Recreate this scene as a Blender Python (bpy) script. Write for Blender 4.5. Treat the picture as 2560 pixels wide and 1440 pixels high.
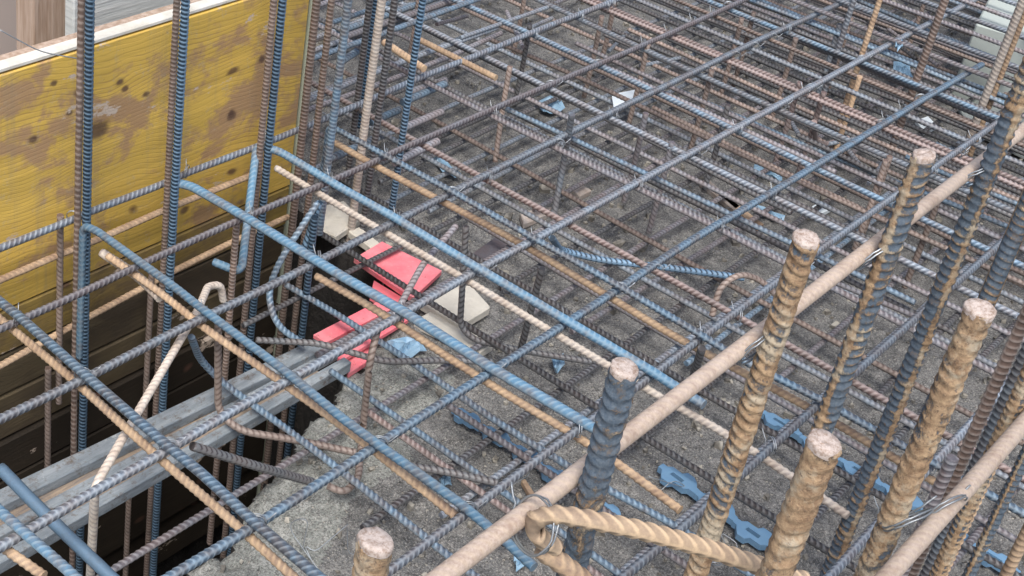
import bpy, math, random
import numpy as np
from mathutils import Vector, Matrix
random.seed(7); rng = np.random.default_rng(7)
scene = bpy.context.scene
for o in list(bpy.data.objects): bpy.data.objects.remove(o)

# ------------------------------------------------------------------ camera, sky, sun, exposure
F, CX, CY = 3449.803, 758.444, 348.697
RM = np.array([[0.7095, -0.6984, 0.0943], [-0.2916, -0.4128, -0.8629], [0.6416, 0.5847, -0.4965]])
u_, s_, v_ = np.linalg.svd(RM); RM = u_ @ v_
CAM = np.array([0., 0., 1.4])
cd = bpy.data.cameras.new('camera'); cam = bpy.data.objects.new('camera', cd); scene.collection.objects.link(cam)
m = Matrix(((RM[0][0], -RM[1][0], -RM[2][0], CAM[0]), (RM[0][1], -RM[1][1], -RM[2][1], CAM[1]), (RM[0][2], -RM[1][2], -RM[2][2], CAM[2]), (0, 0, 0, 1)))
cam.matrix_world = m
cd.sensor_width = 36; cd.lens = 36 * F / 2560
cd.shift_x = (1280 - CX) / 2560; cd.shift_y = (CY - 720) / 2560
cd.clip_start = .05; cd.clip_end = 200
scene.camera = cam
scene.render.resolution_x = 1024; scene.render.resolution_y = 576
w = bpy.data.worlds.new('World'); scene.world = w; w.use_nodes = True
nt = w.node_tree; bg = nt.nodes['Background']
sky = nt.nodes.new('ShaderNodeTexSky'); sky.sky_type = 'NISHITA'; sky.sun_disc = False
SUN_EL, SUN_AZ = math.radians(60), math.radians(-125)
sky.sun_elevation = SUN_EL; sky.sun_rotation = SUN_AZ
sky.dust_density = 4.0; sky.air_density = 1.0; sky.ozone_density = 1.0
nt.links.new(sky.outputs[0], bg.inputs[0]); bg.inputs[1].default_value = 0.075
sd = bpy.data.lights.new('sun', 'SUN'); sd.energy = 1.5; sd.angle = math.radians(28); sd.color = (1, .97, .93)
sun = bpy.data.objects.new('sun', sd); scene.collection.objects.link(sun)
dvec = Vector((math.sin(SUN_AZ) * math.cos(SUN_EL), math.cos(SUN_AZ) * math.cos(SUN_EL), math.sin(SUN_EL)))
sun.rotation_euler = dvec.to_track_quat('Z', 'Y').to_euler()
scene.view_settings.view_transform = 'Standard'; scene.view_settings.look = 'None'
scene.view_settings.exposure = 1.24; scene.view_settings.gamma = 1; scene.view_settings.use_curve_mapping = False

# ------------------------------------------------------------------ survey helpers
def ray(u, v): return RM.T @ np.array([(u - CX) / F, (v - CY) / F, 1.])
def at(u, v, z):            # surveyed point on the horizontal level z
    d = ray(u, v); return CAM + (z - CAM[2]) / d[2] * d
def aty(u, v, y):           # surveyed point on the vertical plane at y
    d = ray(u, v); return CAM + y / d[1] * d
def pj(p):
    q = RM @ (np.asarray(p, float) - CAM); return CX + F * q[0] / q[2], CY + F * q[1] / q[2]
def atd(u, v, dep): return CAM + dep * ray(u, v)
P = lambda *a: np.array(a, float)

# ------------------------------------------------------------------ object helpers
def tag(o, label=None, cat=None, group=None, kind=None):
    if label: o['label'] = label
    if cat: o['category'] = cat
    if group: o['group'] = group
    if kind: o['kind'] = kind
    return o
def link(name, me, mat, parent=None, loc=None):
    o = bpy.data.objects.new(name, me); scene.collection.objects.link(o)
    if mat is not None and not me.materials: me.materials.append(mat)
    if loc is not None: o.location = loc
    if parent: o.parent = parent
    return o
def empty(name, loc=(0, 0, 0)):
    o = bpy.data.objects.new(name, None); o.empty_display_size = .05; scene.collection.objects.link(o); o.location = loc; return o
def mesh_np(name, V, Fq, smooth=True, ngons=()):
    me = bpy.data.meshes.new(name)
    faces = [list(map(int, f)) for f in ngons]
    nq = len(Fq); nl = nq * 4 + sum(len(f) for f in faces)
    me.vertices.add(len(V)); me.vertices.foreach_set('co', np.asarray(V, np.float32).ravel())
    me.loops.add(nl); me.polygons.add(nq + len(faces))
    li = np.asarray(Fq, np.int32).ravel().tolist() + [i for f in faces for i in f]
    me.loops.foreach_set('vertex_index', np.array(li, np.int32))
    starts = list(range(0, nq * 4, 4)); s = nq * 4
    for f in faces: starts.append(s); s += len(f)
    me.polygons.foreach_set('loop_start', np.array(starts, np.int32))
    me.update(calc_edges=True); me.validate()
    me.polygons.foreach_set('use_smooth', np.array([bool(smooth)] * nq + [False] * len(faces)))
    return me

def resample(pts, ds, fillet):
    pts = [np.asarray(p, float) for p in pts]
    if len(pts) > 2 and fillet > 0:
        out = [pts[0]]
        for a, b, c in zip(pts[:-2], pts[1:-1], pts[2:]):
            la, lc = np.linalg.norm(a - b), np.linalg.norm(c - b)
            t = min(fillet, la * .49, lc * .49)
            p0 = b + (a - b) / la * t; p1 = b + (c - b) / lc * t
            for k in np.linspace(0, 1, 9): out.append((1 - k) ** 2 * p0 + 2 * k * (1 - k) * b + k * k * p1)
        out.append(pts[-1]); pts = out
    pts = np.array(pts); L = np.r_[0, np.cumsum(np.linalg.norm(np.diff(pts, axis=0), axis=1))]
    n = max(2, int(round(L[-1] / ds)) + 1); s = np.linspace(0, L[-1], n)
    return np.stack([np.interp(s, L, pts[:, i]) for i in range(3)], 1), s

def rebar_mesh(name, pts, r, pitch=.0108, h=.0010, seg=10, per=5, fillet=.03, seam=True, skew=.75, wob=0, caps=True, twist=0.0, rollang=0.0, lump=0.0):
    ribbed = h > 0
    ds = pitch / per if ribbed else max(.006, r)
    C, s = resample(pts, ds, fillet); n = len(C)
    T = np.gradient(C, axis=0); T /= np.linalg.norm(T, axis=1)[:, None]
    up = P(0, 0, 1) if abs(T[:, 2]).mean() < .8 else P(1, .3, 0)
    N = np.cross(T, up); bad = np.linalg.norm(N, axis=1) < .05
    N[bad] = np.cross(T[bad], P(.3, 1, 0)); N /= np.linalg.norm(N, axis=1)[:, None]; B = np.cross(N, T)
    if wob:
        ph = rng.uniform(0, 6, 4)
        env = np.sin(np.pi * s / s[-1])
        C = C + env[:, None] * (N * (wob * (np.sin(s * 2.1 + ph[0]) + .5 * np.sin(s * 5 + ph[1])))[:, None] + B * (wob * .6 * np.sin(s * 3.1 + ph[2]))[:, None])
    th = np.arange(seg) * 2 * math.pi / seg
    if ribbed:
        prof = {2: [0, 1], 3: [0, .8, 1.0], 4: [0, 0, 1, .6], 5: [0, 0, 0, 1, .55], 6: [0, 0, 0, .8, 1, .3]}[per]
        k = np.array(prof)[np.arange(n) % per]
        cres = np.clip(1.7 * np.abs(np.sin(th)), 0, 1) ** .8
        R = r + h * k[:, None] * cres[None, :]
        if seam:
            d = np.abs(np.cos(th)) > math.cos(math.pi / seg * .9)
            R[:, d] = np.maximum(R[:, d], r + h * .8)
        tri = 1 - 2 * np.abs(((th / math.pi) % 1) - .5) * 2      # -1..1 on each half
        off = skew * r * np.where(np.sin(th) >= 0, np.cos(th), np.cos(th))
    else:
        R = np.full((n, seg), r) * (1 + rng.normal(0, .01, (n, seg))); off = np.zeros(seg)
    if lump:
        q = rng.normal(0, 1, R.shape)
        for _ in range(2): q = (q + np.roll(q, 1, 0) + np.roll(q, 1, 1) + np.roll(q, -1, 0) + np.roll(q, -1, 1)) / 3
        R = R + np.clip(q, -2, 2.5) * lump
    a = th[None, :] + twist * s[:, None] + rollang
    V = C[:, None, :] + R[:, :, None] * (np.cos(a)[..., None] * N[:, None, :] + np.sin(a)[..., None] * B[:, None, :])
    fade = np.clip(np.minimum(s, s[-1] - s) / .01, 0, 1)
    V = V + (off[None, :] * fade[:, None])[..., None] * T[:, None, :]
    base = C[0].copy(); V = (V - base).reshape(-1, 3)
    i = np.arange(n - 1)[:, None] * seg; j = np.arange(seg)[None, :]; j2 = (j + 1) % seg
    Fq = np.stack([i + j, i + seg + j, i + seg + j2, i + j2], -1).reshape(-1, 4)
    ng = [list(range(seg)), [(n - 1) * seg + k for k in range(seg - 1, -1, -1)]] if caps else []
    me = mesh_np(name, V, Fq, True, ng)
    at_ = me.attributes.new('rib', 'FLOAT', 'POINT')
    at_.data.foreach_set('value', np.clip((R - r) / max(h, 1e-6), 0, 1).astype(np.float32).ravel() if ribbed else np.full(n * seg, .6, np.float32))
    at2 = me.attributes.new('seam', 'FLOAT', 'POINT')
    at2.data.foreach_set('value', np.tile((np.abs(np.cos(th)) > .93).astype(np.float32), n))
    return me, base
COUNT = [0]
ORD = ['first', 'second', 'third', 'fourth', 'fifth', 'sixth', 'seventh', 'eighth', 'ninth', 'tenth']
def rebar(name, pts, r, mat, label, group=None, cat='rebar', parent=None, **kw):
    me, b = rebar_mesh(name, pts, r, **kw)
    pb = P(0, 0, 0)
    if parent is not None: pb = np.array(parent.location)
    o = link(name, me, mat, parent, tuple(b - pb)); COUNT[0] += len(me.polygons) * 2
    if parent is None: tag(o, label, cat, group)
    return o
def box_mesh(name, x0, x1, y0, y1, z0, z1, bev=0.0, jit=0.0):
    import bmesh
    bm = bmesh.new(); bmesh.ops.create_cube(bm, size=1)
    for v in bm.verts:
        v.co = Vector(((x0 + x1) / 2 + v.co.x * (x1 - x0), (y0 + y1) / 2 + v.co.y * (y1 - y0), (z0 + z1) / 2 + v.co.z * (z1 - z0)))
        if jit: v.co += Vector(rng.normal(0, jit, 3))
    if bev: bmesh.ops.bevel(bm, geom=bm.edges[:] , offset=bev, segments=1, affect='EDGES')
    me = bpy.data.meshes.new(name); bm.to_mesh(me); bm.free(); return me
def prism(name, poly, z0, z1, bev=0.0):          # polygon (world x,y) with real thickness; z may be per-vertex
    import bmesh
    bm = bmesh.new()
    lo = [bm.verts.new((p[0], p[1], z0 if np.isscalar(z0) else z0[i])) for i, p in enumerate(poly)]
    hi = [bm.verts.new((p[0], p[1], z1 if np.isscalar(z1) else z1[i])) for i, p in enumerate(poly)]
    n = len(poly); bm.faces.new(hi); bm.faces.new(lo[::-1])
    for i in range(n): bm.faces.new((lo[i], lo[(i + 1) % n], hi[(i + 1) % n], hi[i]))
    bmesh.ops.recalc_face_normals(bm, faces=bm.faces[:])
    if bev: bmesh.ops.bevel(bm, geom=bm.edges[:], offset=bev, segments=1, affect='EDGES')
    me = bpy.data.meshes.new(name); bm.to_mesh(me); bm.free(); return me
def beam_mesh(name, a, b, wdt, hgt):             # box bar between two points, top face centre on the line
    a, b = P(*a), P(*b); T = (b - a) / np.linalg.norm(b - a); N = np.cross(P(0, 0, 1), T); N /= np.linalg.norm(N); B = np.cross(T, N)
    V = [q + sx * N * wdt / 2 + sz * B * hgt for q in (a, b) for sx, sz in ((-1, 0), (1, 0), (1, -1), (-1, -1))]
    V = np.array(V)
    Fq = [(0, 1, 2, 3), (7, 6, 5, 4), (0, 4, 5, 1), (1, 5, 6, 2), (2, 6, 7, 3), (3, 7, 4, 0)]
    import bmesh
    me = mesh_np(name, V, Fq, False); bm = bmesh.new(); bm.from_mesh(me); bmesh.ops.recalc_face_normals(bm, faces=bm.faces[:])
    bmesh.ops.bevel(bm, geom=bm.edges[:], offset=min(wdt, hgt) * .08, segments=1, affect='EDGES')
    bm.to_mesh(me); bm.free(); return me

# ------------------------------------------------------------------ materials
class NT:
    def __init__(s, name):
        s.m = bpy.data.materials.new(name); s.m.use_nodes = True; s.t = s.m.node_tree; s.b = s.t.nodes['Principled BSDF']
        tc = s.t.nodes.new('ShaderNodeTexCoord'); s.obj = tc.outputs['Object']
        g = s.t.nodes.new('ShaderNodeNewGeometry'); s.pos = g.outputs['Position']
        oi = s.t.nodes.new('ShaderNodeObjectInfo'); s.rnd = oi.outputs['Random']
    def n(s, t, **kw):
        x = s.t.nodes.new(t)
        for k, v in kw.items():
            if k in x.inputs: (s.t.links.new(v, x.inputs[k]) if hasattr(v, 'node') else setattr(x.inputs[k], 'default_value', v))
            else: setattr(x, k, v)
        return x
    def noise(s, vec, scale, detail=5, rough=.6, dist=0):
        return s.n('ShaderNodeTexNoise', Vector=vec, Scale=scale, Detail=detail, Roughness=rough, Distortion=dist).outputs[0]
    def ramp(s, f, a, b, ca=(0, 0, 0, 1), cb=(1, 1, 1, 1)):
        x = s.t.nodes.new('ShaderNodeValToRGB'); x.color_ramp.elements[0].position = a; x.color_ramp.elements[1].position = b
        x.color_ramp.elements[0].color = ca; x.color_ramp.elements[1].color = cb; s.t.links.new(f, x.inputs[0]); return x.outputs[0]
    def mix(s, f, a, b, mode='MIX'):
        x = s.t.nodes.new('ShaderNodeMix'); x.data_type = 'RGBA'; x.blend_type = mode
        for sock, v in ((x.inputs[0], f), (x.inputs[6], a), (x.inputs[7], b)):
            if hasattr(v, 'node'): s.t.links.new(v, sock)
            else: sock.default_value = v if not isinstance(v, tuple) else (*v[:3], 1)
        return x.outputs[2]
    def math(s, op, a, b=0.0):
        x = s.t.nodes.new('ShaderNodeMath'); x.operation = op
        for sock, v in ((x.inputs[0], a), (x.inputs[1], b)):
            if hasattr(v, 'node'): s.t.links.new(v, sock)
            else: sock.default_value = v
        return x.outputs[0]
    def mapping(s, vec, scale=(1, 1, 1), rot=(0, 0, 0), loc=(0, 0, 0)):
        x = s.t.nodes.new('ShaderNodeMapping'); s.t.links.new(vec, x.inputs[0]); x.inputs['Scale'].default_value = scale; x.inputs['Rotation'].default_value = rot; x.inputs['Location'].default_value = loc
        return x.outputs[0]
    def bump(s, h, dist, strength=1.0):
        x = s.n('ShaderNodeBump', Height=h, Distance=dist, Strength=strength); s.t.links.new(x.outputs[0], s.b.inputs['Normal'])
    def out(s, col=None, rough=.6, metal=0.0, spec=.5):
        if col is not None: s.t.links.new(col, s.b.inputs['Base Color'])
        if hasattr(rough, 'node'): s.t.links.new(rough, s.b.inputs['Roughness'])
        else: s.b.inputs['Roughness'].default_value = rough
        s.b.inputs['Metallic'].default_value = metal; s.b.inputs['Specular IOR Level'].default_value = spec
        return s.m

def steel(name, base, second, rust, amount, lo=.42, hi=.62, rough=.55, metal=.15, scale=9, groove=.5):
    k = NT(name); c0 = tuple(min(1, x * 1.2) for x in base)
    a = k.ramp(k.noise(k.pos, scale, 3, .6), .35, .7)
    c = k.mix(a, base, second)
    fine = k.noise(k.pos, 260, 4, .7)
    c = k.mix(k.ramp(fine, .3, .75), c, tuple(min(1, x * 1.35 + .01) for x in base))
    rm = k.math('MULTIPLY', k.ramp(k.noise(k.pos, 28, 5, .65, .4), lo, hi), amount)
    c = k.mix(rm, c, k.mix(fine, rust, tuple(x * .55 for x in rust)))
    v = k.math('ADD', k.math('MULTIPLY', k.rnd, .5), .75)
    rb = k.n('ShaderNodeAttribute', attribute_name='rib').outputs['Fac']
    c = k.mix(k.ramp(rb, .15, .8), k.mix(1.0, c, (groove * 1.1, groove * 1.1, groove * 1.15), 'MULTIPLY'), k.mix(.20, c, (.44, .48, .50) if metal else c0))  # shade between ribs painted into the colour: grooves darkened, rib tops paled
    hsv = k.n('ShaderNodeHueSaturation', Color=c, Value=v, Saturation=1.0)
    k.bump(k.noise(k.pos, 420, 3, .7), .0006, .6)
    return k.out(hsv.outputs[0], rough, metal, .5)
M = {}
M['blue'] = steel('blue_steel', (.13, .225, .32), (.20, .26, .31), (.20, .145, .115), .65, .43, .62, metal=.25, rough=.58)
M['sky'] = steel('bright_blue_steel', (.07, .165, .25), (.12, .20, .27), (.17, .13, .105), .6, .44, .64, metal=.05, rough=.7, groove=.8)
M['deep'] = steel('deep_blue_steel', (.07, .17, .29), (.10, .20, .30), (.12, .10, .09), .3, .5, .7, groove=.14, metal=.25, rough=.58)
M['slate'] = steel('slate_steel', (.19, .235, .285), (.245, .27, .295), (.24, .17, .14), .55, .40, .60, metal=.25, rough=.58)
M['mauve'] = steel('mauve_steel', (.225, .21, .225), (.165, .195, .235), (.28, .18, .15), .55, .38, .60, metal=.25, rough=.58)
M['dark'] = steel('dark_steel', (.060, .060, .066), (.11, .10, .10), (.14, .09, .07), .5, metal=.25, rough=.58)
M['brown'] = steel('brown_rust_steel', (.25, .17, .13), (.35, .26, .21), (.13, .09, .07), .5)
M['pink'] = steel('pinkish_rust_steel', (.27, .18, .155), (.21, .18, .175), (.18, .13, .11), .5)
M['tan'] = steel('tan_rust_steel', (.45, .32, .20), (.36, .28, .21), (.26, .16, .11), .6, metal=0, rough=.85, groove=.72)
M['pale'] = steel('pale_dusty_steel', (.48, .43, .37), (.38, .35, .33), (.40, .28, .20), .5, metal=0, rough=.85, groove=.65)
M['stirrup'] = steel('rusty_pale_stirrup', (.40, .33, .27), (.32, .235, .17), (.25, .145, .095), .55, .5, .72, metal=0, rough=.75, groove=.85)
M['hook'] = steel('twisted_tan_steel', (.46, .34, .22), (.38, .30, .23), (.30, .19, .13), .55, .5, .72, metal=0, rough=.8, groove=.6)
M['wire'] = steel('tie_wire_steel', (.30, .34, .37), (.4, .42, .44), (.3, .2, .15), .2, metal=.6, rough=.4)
# starter bars: tan rust coat with dark blue steel showing in patches
def starter(name, patch, groove):
    k = NT(name)
    fine = k.noise(k.pos, 210, 5, .8); midn = k.noise(k.pos, 55, 7, .8, .3)
    c1 = k.mix(k.ramp(midn, .35, .62), (.20, .125, .075), (.50, .355, .22))
    c1 = k.mix(k.ramp(k.noise(k.pos, 22, 5, .7), .5, .62), c1, (.47, .40, .30))
    c1 = k.mix(k.math('MULTIPLY', k.ramp(fine, .54, .66), .8), c1, (.12, .085, .065))
    c2 = k.mix(k.ramp(fine, .3, .7), (.06, .09, .13), (.16, .195, .23))
    c2 = k.mix(k.ramp(midn, .55, .7), c2, (.20, .15, .11))
    rb = k.n('ShaderNodeAttribute', attribute_name='rib').outputs['Fac']; sm = k.n('ShaderNodeAttribute', attribute_name='seam').outputs['Fac']
    big = k.noise(k.mapping(k.pos, (1, 1, .6)), 19, 8, .75, .8)
    # the coat survives on ribs and seams longer than between them
    f = k.math('ADD', big, k.math('MULTIPLY', rb, -groove))
    f = k.math('ADD', f, k.math('MULTIPLY', sm, -groove * 1.2))
    f = k.math('ADD', f, k.math('MULTIPLY', k.noise(k.pos, 95, 6, .85), .55))
    f = k.ramp(k.math('ADD', f, -patch), .0, .10)
    c = k.mix(f, c1, c2)
    k.bump(k.math('ADD', k.math('ADD', midn, k.math('MULTIPLY', fine, .5)), k.math('MULTIPLY', f, -.5)), .003, 1.0)
    return k.out(c, .9, 0.0, .25)
M['starter'] = starter('rust_coated_starter', .73, .16)
M['starter_blue'] = starter('half_rusted_starter', .61, .14)
M['starter_grey'] = starter('mostly_dark_starter', .64, .02)
M['starter_tan'] = starter('thick_rust_starter', .80, .04)
k = NT('cut_steel_end'); M['cut'] = k.out(k.mix(k.ramp(k.noise(k.pos, 190, 6, .8), .42, .62), (.50, .43, .39), (.24, .17, .13)), .7)
k = NT('blue_spacer_plastic'); M['plastic'] = k.out(k.mix(k.noise(k.pos, 60, 4, .7), (.12, .25, .42), (.19, .33, .47)), .45)
k = NT('blue_film'); M['film'] = k.out(k.mix(k.noise(k.pos, 70, 4, .7), (.16, .33, .50), (.35, .48, .58)), .4)
k = NT('faded_red_paint'); M['red'] = k.out(k.mix(k.ramp(k.noise(k.pos, 22, 5, .6), .35, .7), (.86, .17, .21), (.84, .30, .33)), .55)
_k = k; _c = _k.b.inputs['Base Color'].links[0].from_socket; _c = _k.mix(_k.ramp(_k.noise(_k.pos, 90, 6, .8), .58, .70), _c, (.55, .42, .38)); _c = _k.mix(_k.ramp(_k.noise(_k.pos, 30, 7, .85), .60, .66), _c, (.42, .10, .11)); _k.t.links.new(_c, _k.b.inputs['Base Color'])
k = NT('white_foam'); k.bump(k.noise(k.pos, 120, 4), .003, .7); M['white'] = k.out(k.mix(k.noise(k.pos, 30, 4), (.66, .63, .56), (.50, .47, .40)), .8)
k = NT('white_paper'); M['paper'] = k.out(k.mix(k.noise(k.pos, 30, 4), (.80, .86, .88), (.65, .74, .8)), .7)
k = NT('grey_batten_timber'); st = k.mapping(k.pos, (3, 18, 18)); c = k.mix(k.ramp(k.noise(st, 5, 6, .7), .35, .65), (.17, .20, .225), (.30, .335, .36))
c = k.mix(k.ramp(k.noise(k.pos, 40, 7, .8), .52, .66), c, (.13, .11, .095)); c = k.mix(k.ramp(k.noise(k.pos, 19, 6, .75), .62, .68), c, (.42, .45, .46))
k.bump(k.noise(k.pos, 130, 6, .8), .002, .8); M['batten'] = k.out(c, .9, 0, .15)
k = NT('batten_rusty_web'); st = k.mapping(k.pos, (4, 50, 50)); k.bump(k.noise(k.pos, 150, 5), .003, .8)
M['web'] = k.out(k.mix(k.ramp(k.noise(st, 3, 6, .7), .35, .65), (.17, .15, .14), (.36, .28, .20)), .85)
# concrete with aggregate
def concrete(name, a, b, lt, bumpd=.006):
    k = NT(name)
    big = k.noise(k.pos, 3.5, 5, .6); mid = k.noise(k.pos, 38, 6, .72, .3); fine = k.noise(k.pos, 170, 4, .75)
    c = k.mix(k.ramp(big, .35, .65), a, b)
    c = k.mix(k.ramp(mid, .48, .68), c, lt)
    dk = k.ramp(k.noise(k.pos, 62, 5, .8, .5), .30, .47)
    c = k.mix(dk, tuple(x * .25 for x in a), c)
    vor = k.n('ShaderNodeTexVoronoi', Vector=k.pos, Scale=85.0)
    peb = k.ramp(vor.outputs['Distance'], .16, .26, (1, 1, 1, 1), (0, 0, 0, 1))
    pk = k.math('MULTIPLY', peb, k.ramp(k.n('ShaderNodeSeparateColor', Color=vor.outputs['Color']).outputs[0], .72, .76))
    c = k.mix(pk, c, (.42, .40, .35))
    grit = k.noise(k.pos, 330, 3, .85)
    c = k.mix(k.math('MULTIPLY', k.ramp(grit, .54, .62), .75), c, (.50, .48, .44))
    c = k.mix(k.math('MULTIPLY', k.ramp(k.noise(k.mapping(k.pos, loc=(5, 3, 1)), 240, 4, .85), .43, .50, (1, 1, 1, 1), (0, 0, 0, 1)), .65), c, (.045, .04, .038))
    h = k.math('ADD', k.math('MULTIPLY', mid, 1.0), k.math('ADD', k.math('MULTIPLY', fine, .5), k.math('MULTIPLY', pk, .4)))
    k.bump(h, bumpd, 1.0)
    return k.out(c, .9, 0, .3)
M['concrete'] = concrete('rough_screed_concrete', (.135, .139, .138), (.185, .187, .184), (.32, .315, .30))
M['edge_concrete'] = concrete('smooth_broken_concrete', (.21, .225, .21), (.255, .27, .25), (.40, .41, .385), .004)
k = NT('trench_shade_soil'); k.bump(k.noise(k.pos, 60, 5), .01, 1); M['shade_soil'] = k.out(k.mix(k.noise(k.pos, 30, 5), (.012, .011, .010), (.025, .022, .02)), .95)  # near-black earth: the gloom of the trench is put into its colour
# yellow formwork board
def board(name, yellow, worn, dark, wl, wh, knots=()):
    k = NT(name)
    st = k.mapping(k.pos, (.45, 1, 9)); st2 = k.mapping(k.pos, (1.6, 1, 60))
    grain = k.noise(st2, 2.2, 6, .6, .5); soft = k.noise(st, 3.4, 4, .55, 1.2)
    warp = k.n('ShaderNodeVectorMath', operation='ADD'); wn = k.n('ShaderNodeTexNoise', Vector=k.mapping(k.pos, (.9, 1, 1.4)), Scale=2.4, Detail=3.0)
    k.t.links.new(k.pos, warp.inputs[0]); sc_ = k.n('ShaderNodeVectorMath', operation='SCALE', Scale=.16); k.t.links.new(wn.outputs['Color'], sc_.inputs[0]); k.t.links.new(sc_.outputs[0], warp.inputs[1])
    rings = k.n('ShaderNodeTexWave', Vector=k.mapping(warp.outputs[0], (.25, 1, 1)), Scale=32.0, Distortion=1.2, Detail=3.0, bands_direction='Z')
    ring = k.ramp(rings.outputs[1], .0, .26, (1, 1, 1, 1), (0, 0, 0, 1))
    rmask = k.ramp(k.noise(k.mapping(k.pos, (1.6, 1, 4), loc=(2, 0, 5)), 2.0, 4), .47, .60)
    c = k.mix(k.ramp(soft, .3, .7), yellow, tuple(x * .72 for x in yellow))
    c = k.mix(k.math('MULTIPLY', k.ramp(grain, .45, .75), .22), c, dark)
    c = k.mix(k.math('MULTIPLY', k.math('MULTIPLY', ring, rmask), .45), c, dark)
    wr = k.ramp(k.noise(k.mapping(k.pos, (1, 1, 1.5)), 6.0, 8, .66, .3), wl, wh)
    c = k.mix(k.math('MULTIPLY', wr, .85), c, k.mix(grain, worn, tuple(x * .7 for x in worn)))
    knot = k.n('ShaderNodeTexVoronoi', Vector=k.mapping(warp.outputs[0], (6, 0, 10)), Scale=1.5)
    kn = k.ramp(knot.outputs['Distance'], .07, .15, (1, 1, 1, 1), (0, 0, 0, 1))
    c = k.mix(k.math('MULTIPLY', kn, .85), c, (.10, .055, .04))
    sep = k.n('ShaderNodeSeparateXYZ', Vector=k.pos)
    for (ku, kv, kr) in knots:
        q = aty(ku, kv, 1.745)
        dx = k.math('MULTIPLY', k.math('SUBTRACT', sep.outputs[0], float(q[0])), .75); dz = k.math('SUBTRACT', sep.outputs[2], float(q[2]))
        dd_ = k.math('SQRT', k.math('ADD', k.math('MULTIPLY', dx, dx), k.math('MULTIPLY', dz, dz)))
        dd_ = k.math('ADD', dd_, k.math('MULTIPLY', k.math('SUBTRACT', k.noise(k.pos, 60, 3), .5), kr * .9))
        c = k.mix(k.ramp(dd_, kr * .6, kr * 1.25, (.9, .9, .9, 1), (0, 0, 0, 1)), c, (.10, .06, .045))
    spl = k.ramp(k.noise(k.mapping(k.pos, (1, 1, 2), loc=(3, 0, 1)), 5.5, 6, .7), .63, .66)
    c = k.mix(spl, c, (.55, .46, .38))
    k.bump(k.math('ADD', grain, k.math('MULTIPLY', ring, -.4)), .0007, .6)
    # cement slurry stains splashed up from the lower edge
    if knots:
        low = k.math('ADD', k.math('MULTIPLY', sep.outputs[2], -7.0), k.math('MULTIPLY', k.noise(k.pos, 9, 6, .7), 1.3))
        c = k.mix(k.math('MULTIPLY', k.ramp(low, 1.35, 1.95), .75), c, (.13, .095, .06))
        c = k.mix(k.math('MULTIPLY', k.ramp(k.noise(k.pos, 45, 6, .8), .56, .70), .45), c, (.42, .38, .30))
        c = k.mix(k.math('MULTIPLY', k.ramp(k.noise(k.mapping(k.pos, (14, 1, .7)), 2.2, 5, .7), .52, .72), .35), c, (.28, .23, .16))
        c = k.mix(k.ramp(k.noise(k.mapping(k.pos, (1, 1, 1), loc=(9, 0, 4)), 130, 4, .9), .66, .70), c, (.10, .07, .05))
    return k.out(c, .75, 0, .25)
M['yellow'] = board('yellow_formwork_ply', (.74, .50, .11), (.43, .27, .165), (.30, .18, .08), .49, .57, ((243, 325, .019), (580, 290, .010), (578, 282, .007), (83, 349, .008), (300, 205, .007), (312, 222, .006), (365, 236, .006), (135, 208, .006), (655, 148, .008), (174, 282, .006), (530, 560, .010)))
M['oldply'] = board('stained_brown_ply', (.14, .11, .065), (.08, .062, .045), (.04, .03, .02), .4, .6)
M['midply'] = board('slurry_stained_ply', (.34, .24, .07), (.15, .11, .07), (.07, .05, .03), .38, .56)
M['shadeply'] = board('trench_shade_ply', (.040, .031, .022), (.03, .024, .018), (.015, .011, .008), .4, .6)  # ply darkened in its colour to stand for the shade deep in the trench
M['greenedge'] = (lambda k: k.out(k.mix(k.noise(k.pos, 25, 5), (.42, .47, .38), (.30, .32, .24)), .8))(NT('weathered_green_edge'))
M['whiteedge'] = (lambda k: k.out(k.mix(k.ramp(k.noise(k.pos, 18, 6, .7), .35, .65), (.72, .71, .66), (.55, .53, .46)), .8))(NT('whitewashed_edge'))
k = NT('grey_rough_board'); st = k.mapping(k.pos, (3, 3, 45)); nn = k.noise(st, 3, 5); k.bump(nn, .003, .6); M['greyboard'] = k.out(k.mix(k.ramp(nn, .3, .7), (.42, .46, .46), (.60, .63, .62)), .85)
k = NT('old_post_timber'); st = k.mapping(k.pos, (40, 40, 3)); nn = k.noise(st, 3, 5); k.bump(nn, .003, .6); M['post'] = k.out(k.mix(k.ramp(nn, .3, .7), (.30, .21, .15), (.50, .40, .33)), .85)
k = NT('pinkish_render'); M['render'] = k.out(k.mix(k.noise(k.pos, 5, 5), (.56, .47, .42), (.44, .38, .35)), .9)
k = NT('pale_green_block'); M['block'] = k.out(k.mix(k.noise(k.pos, 6, 4), (.44, .49, .45), (.34, .38, .37)), .85)
k = NT('grey_slab_far'); M['farslab'] = k.out(k.mix(k.noise(k.pos, 8, 4), (.30, .33, .33), (.22, .25, .25)), .85)

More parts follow.
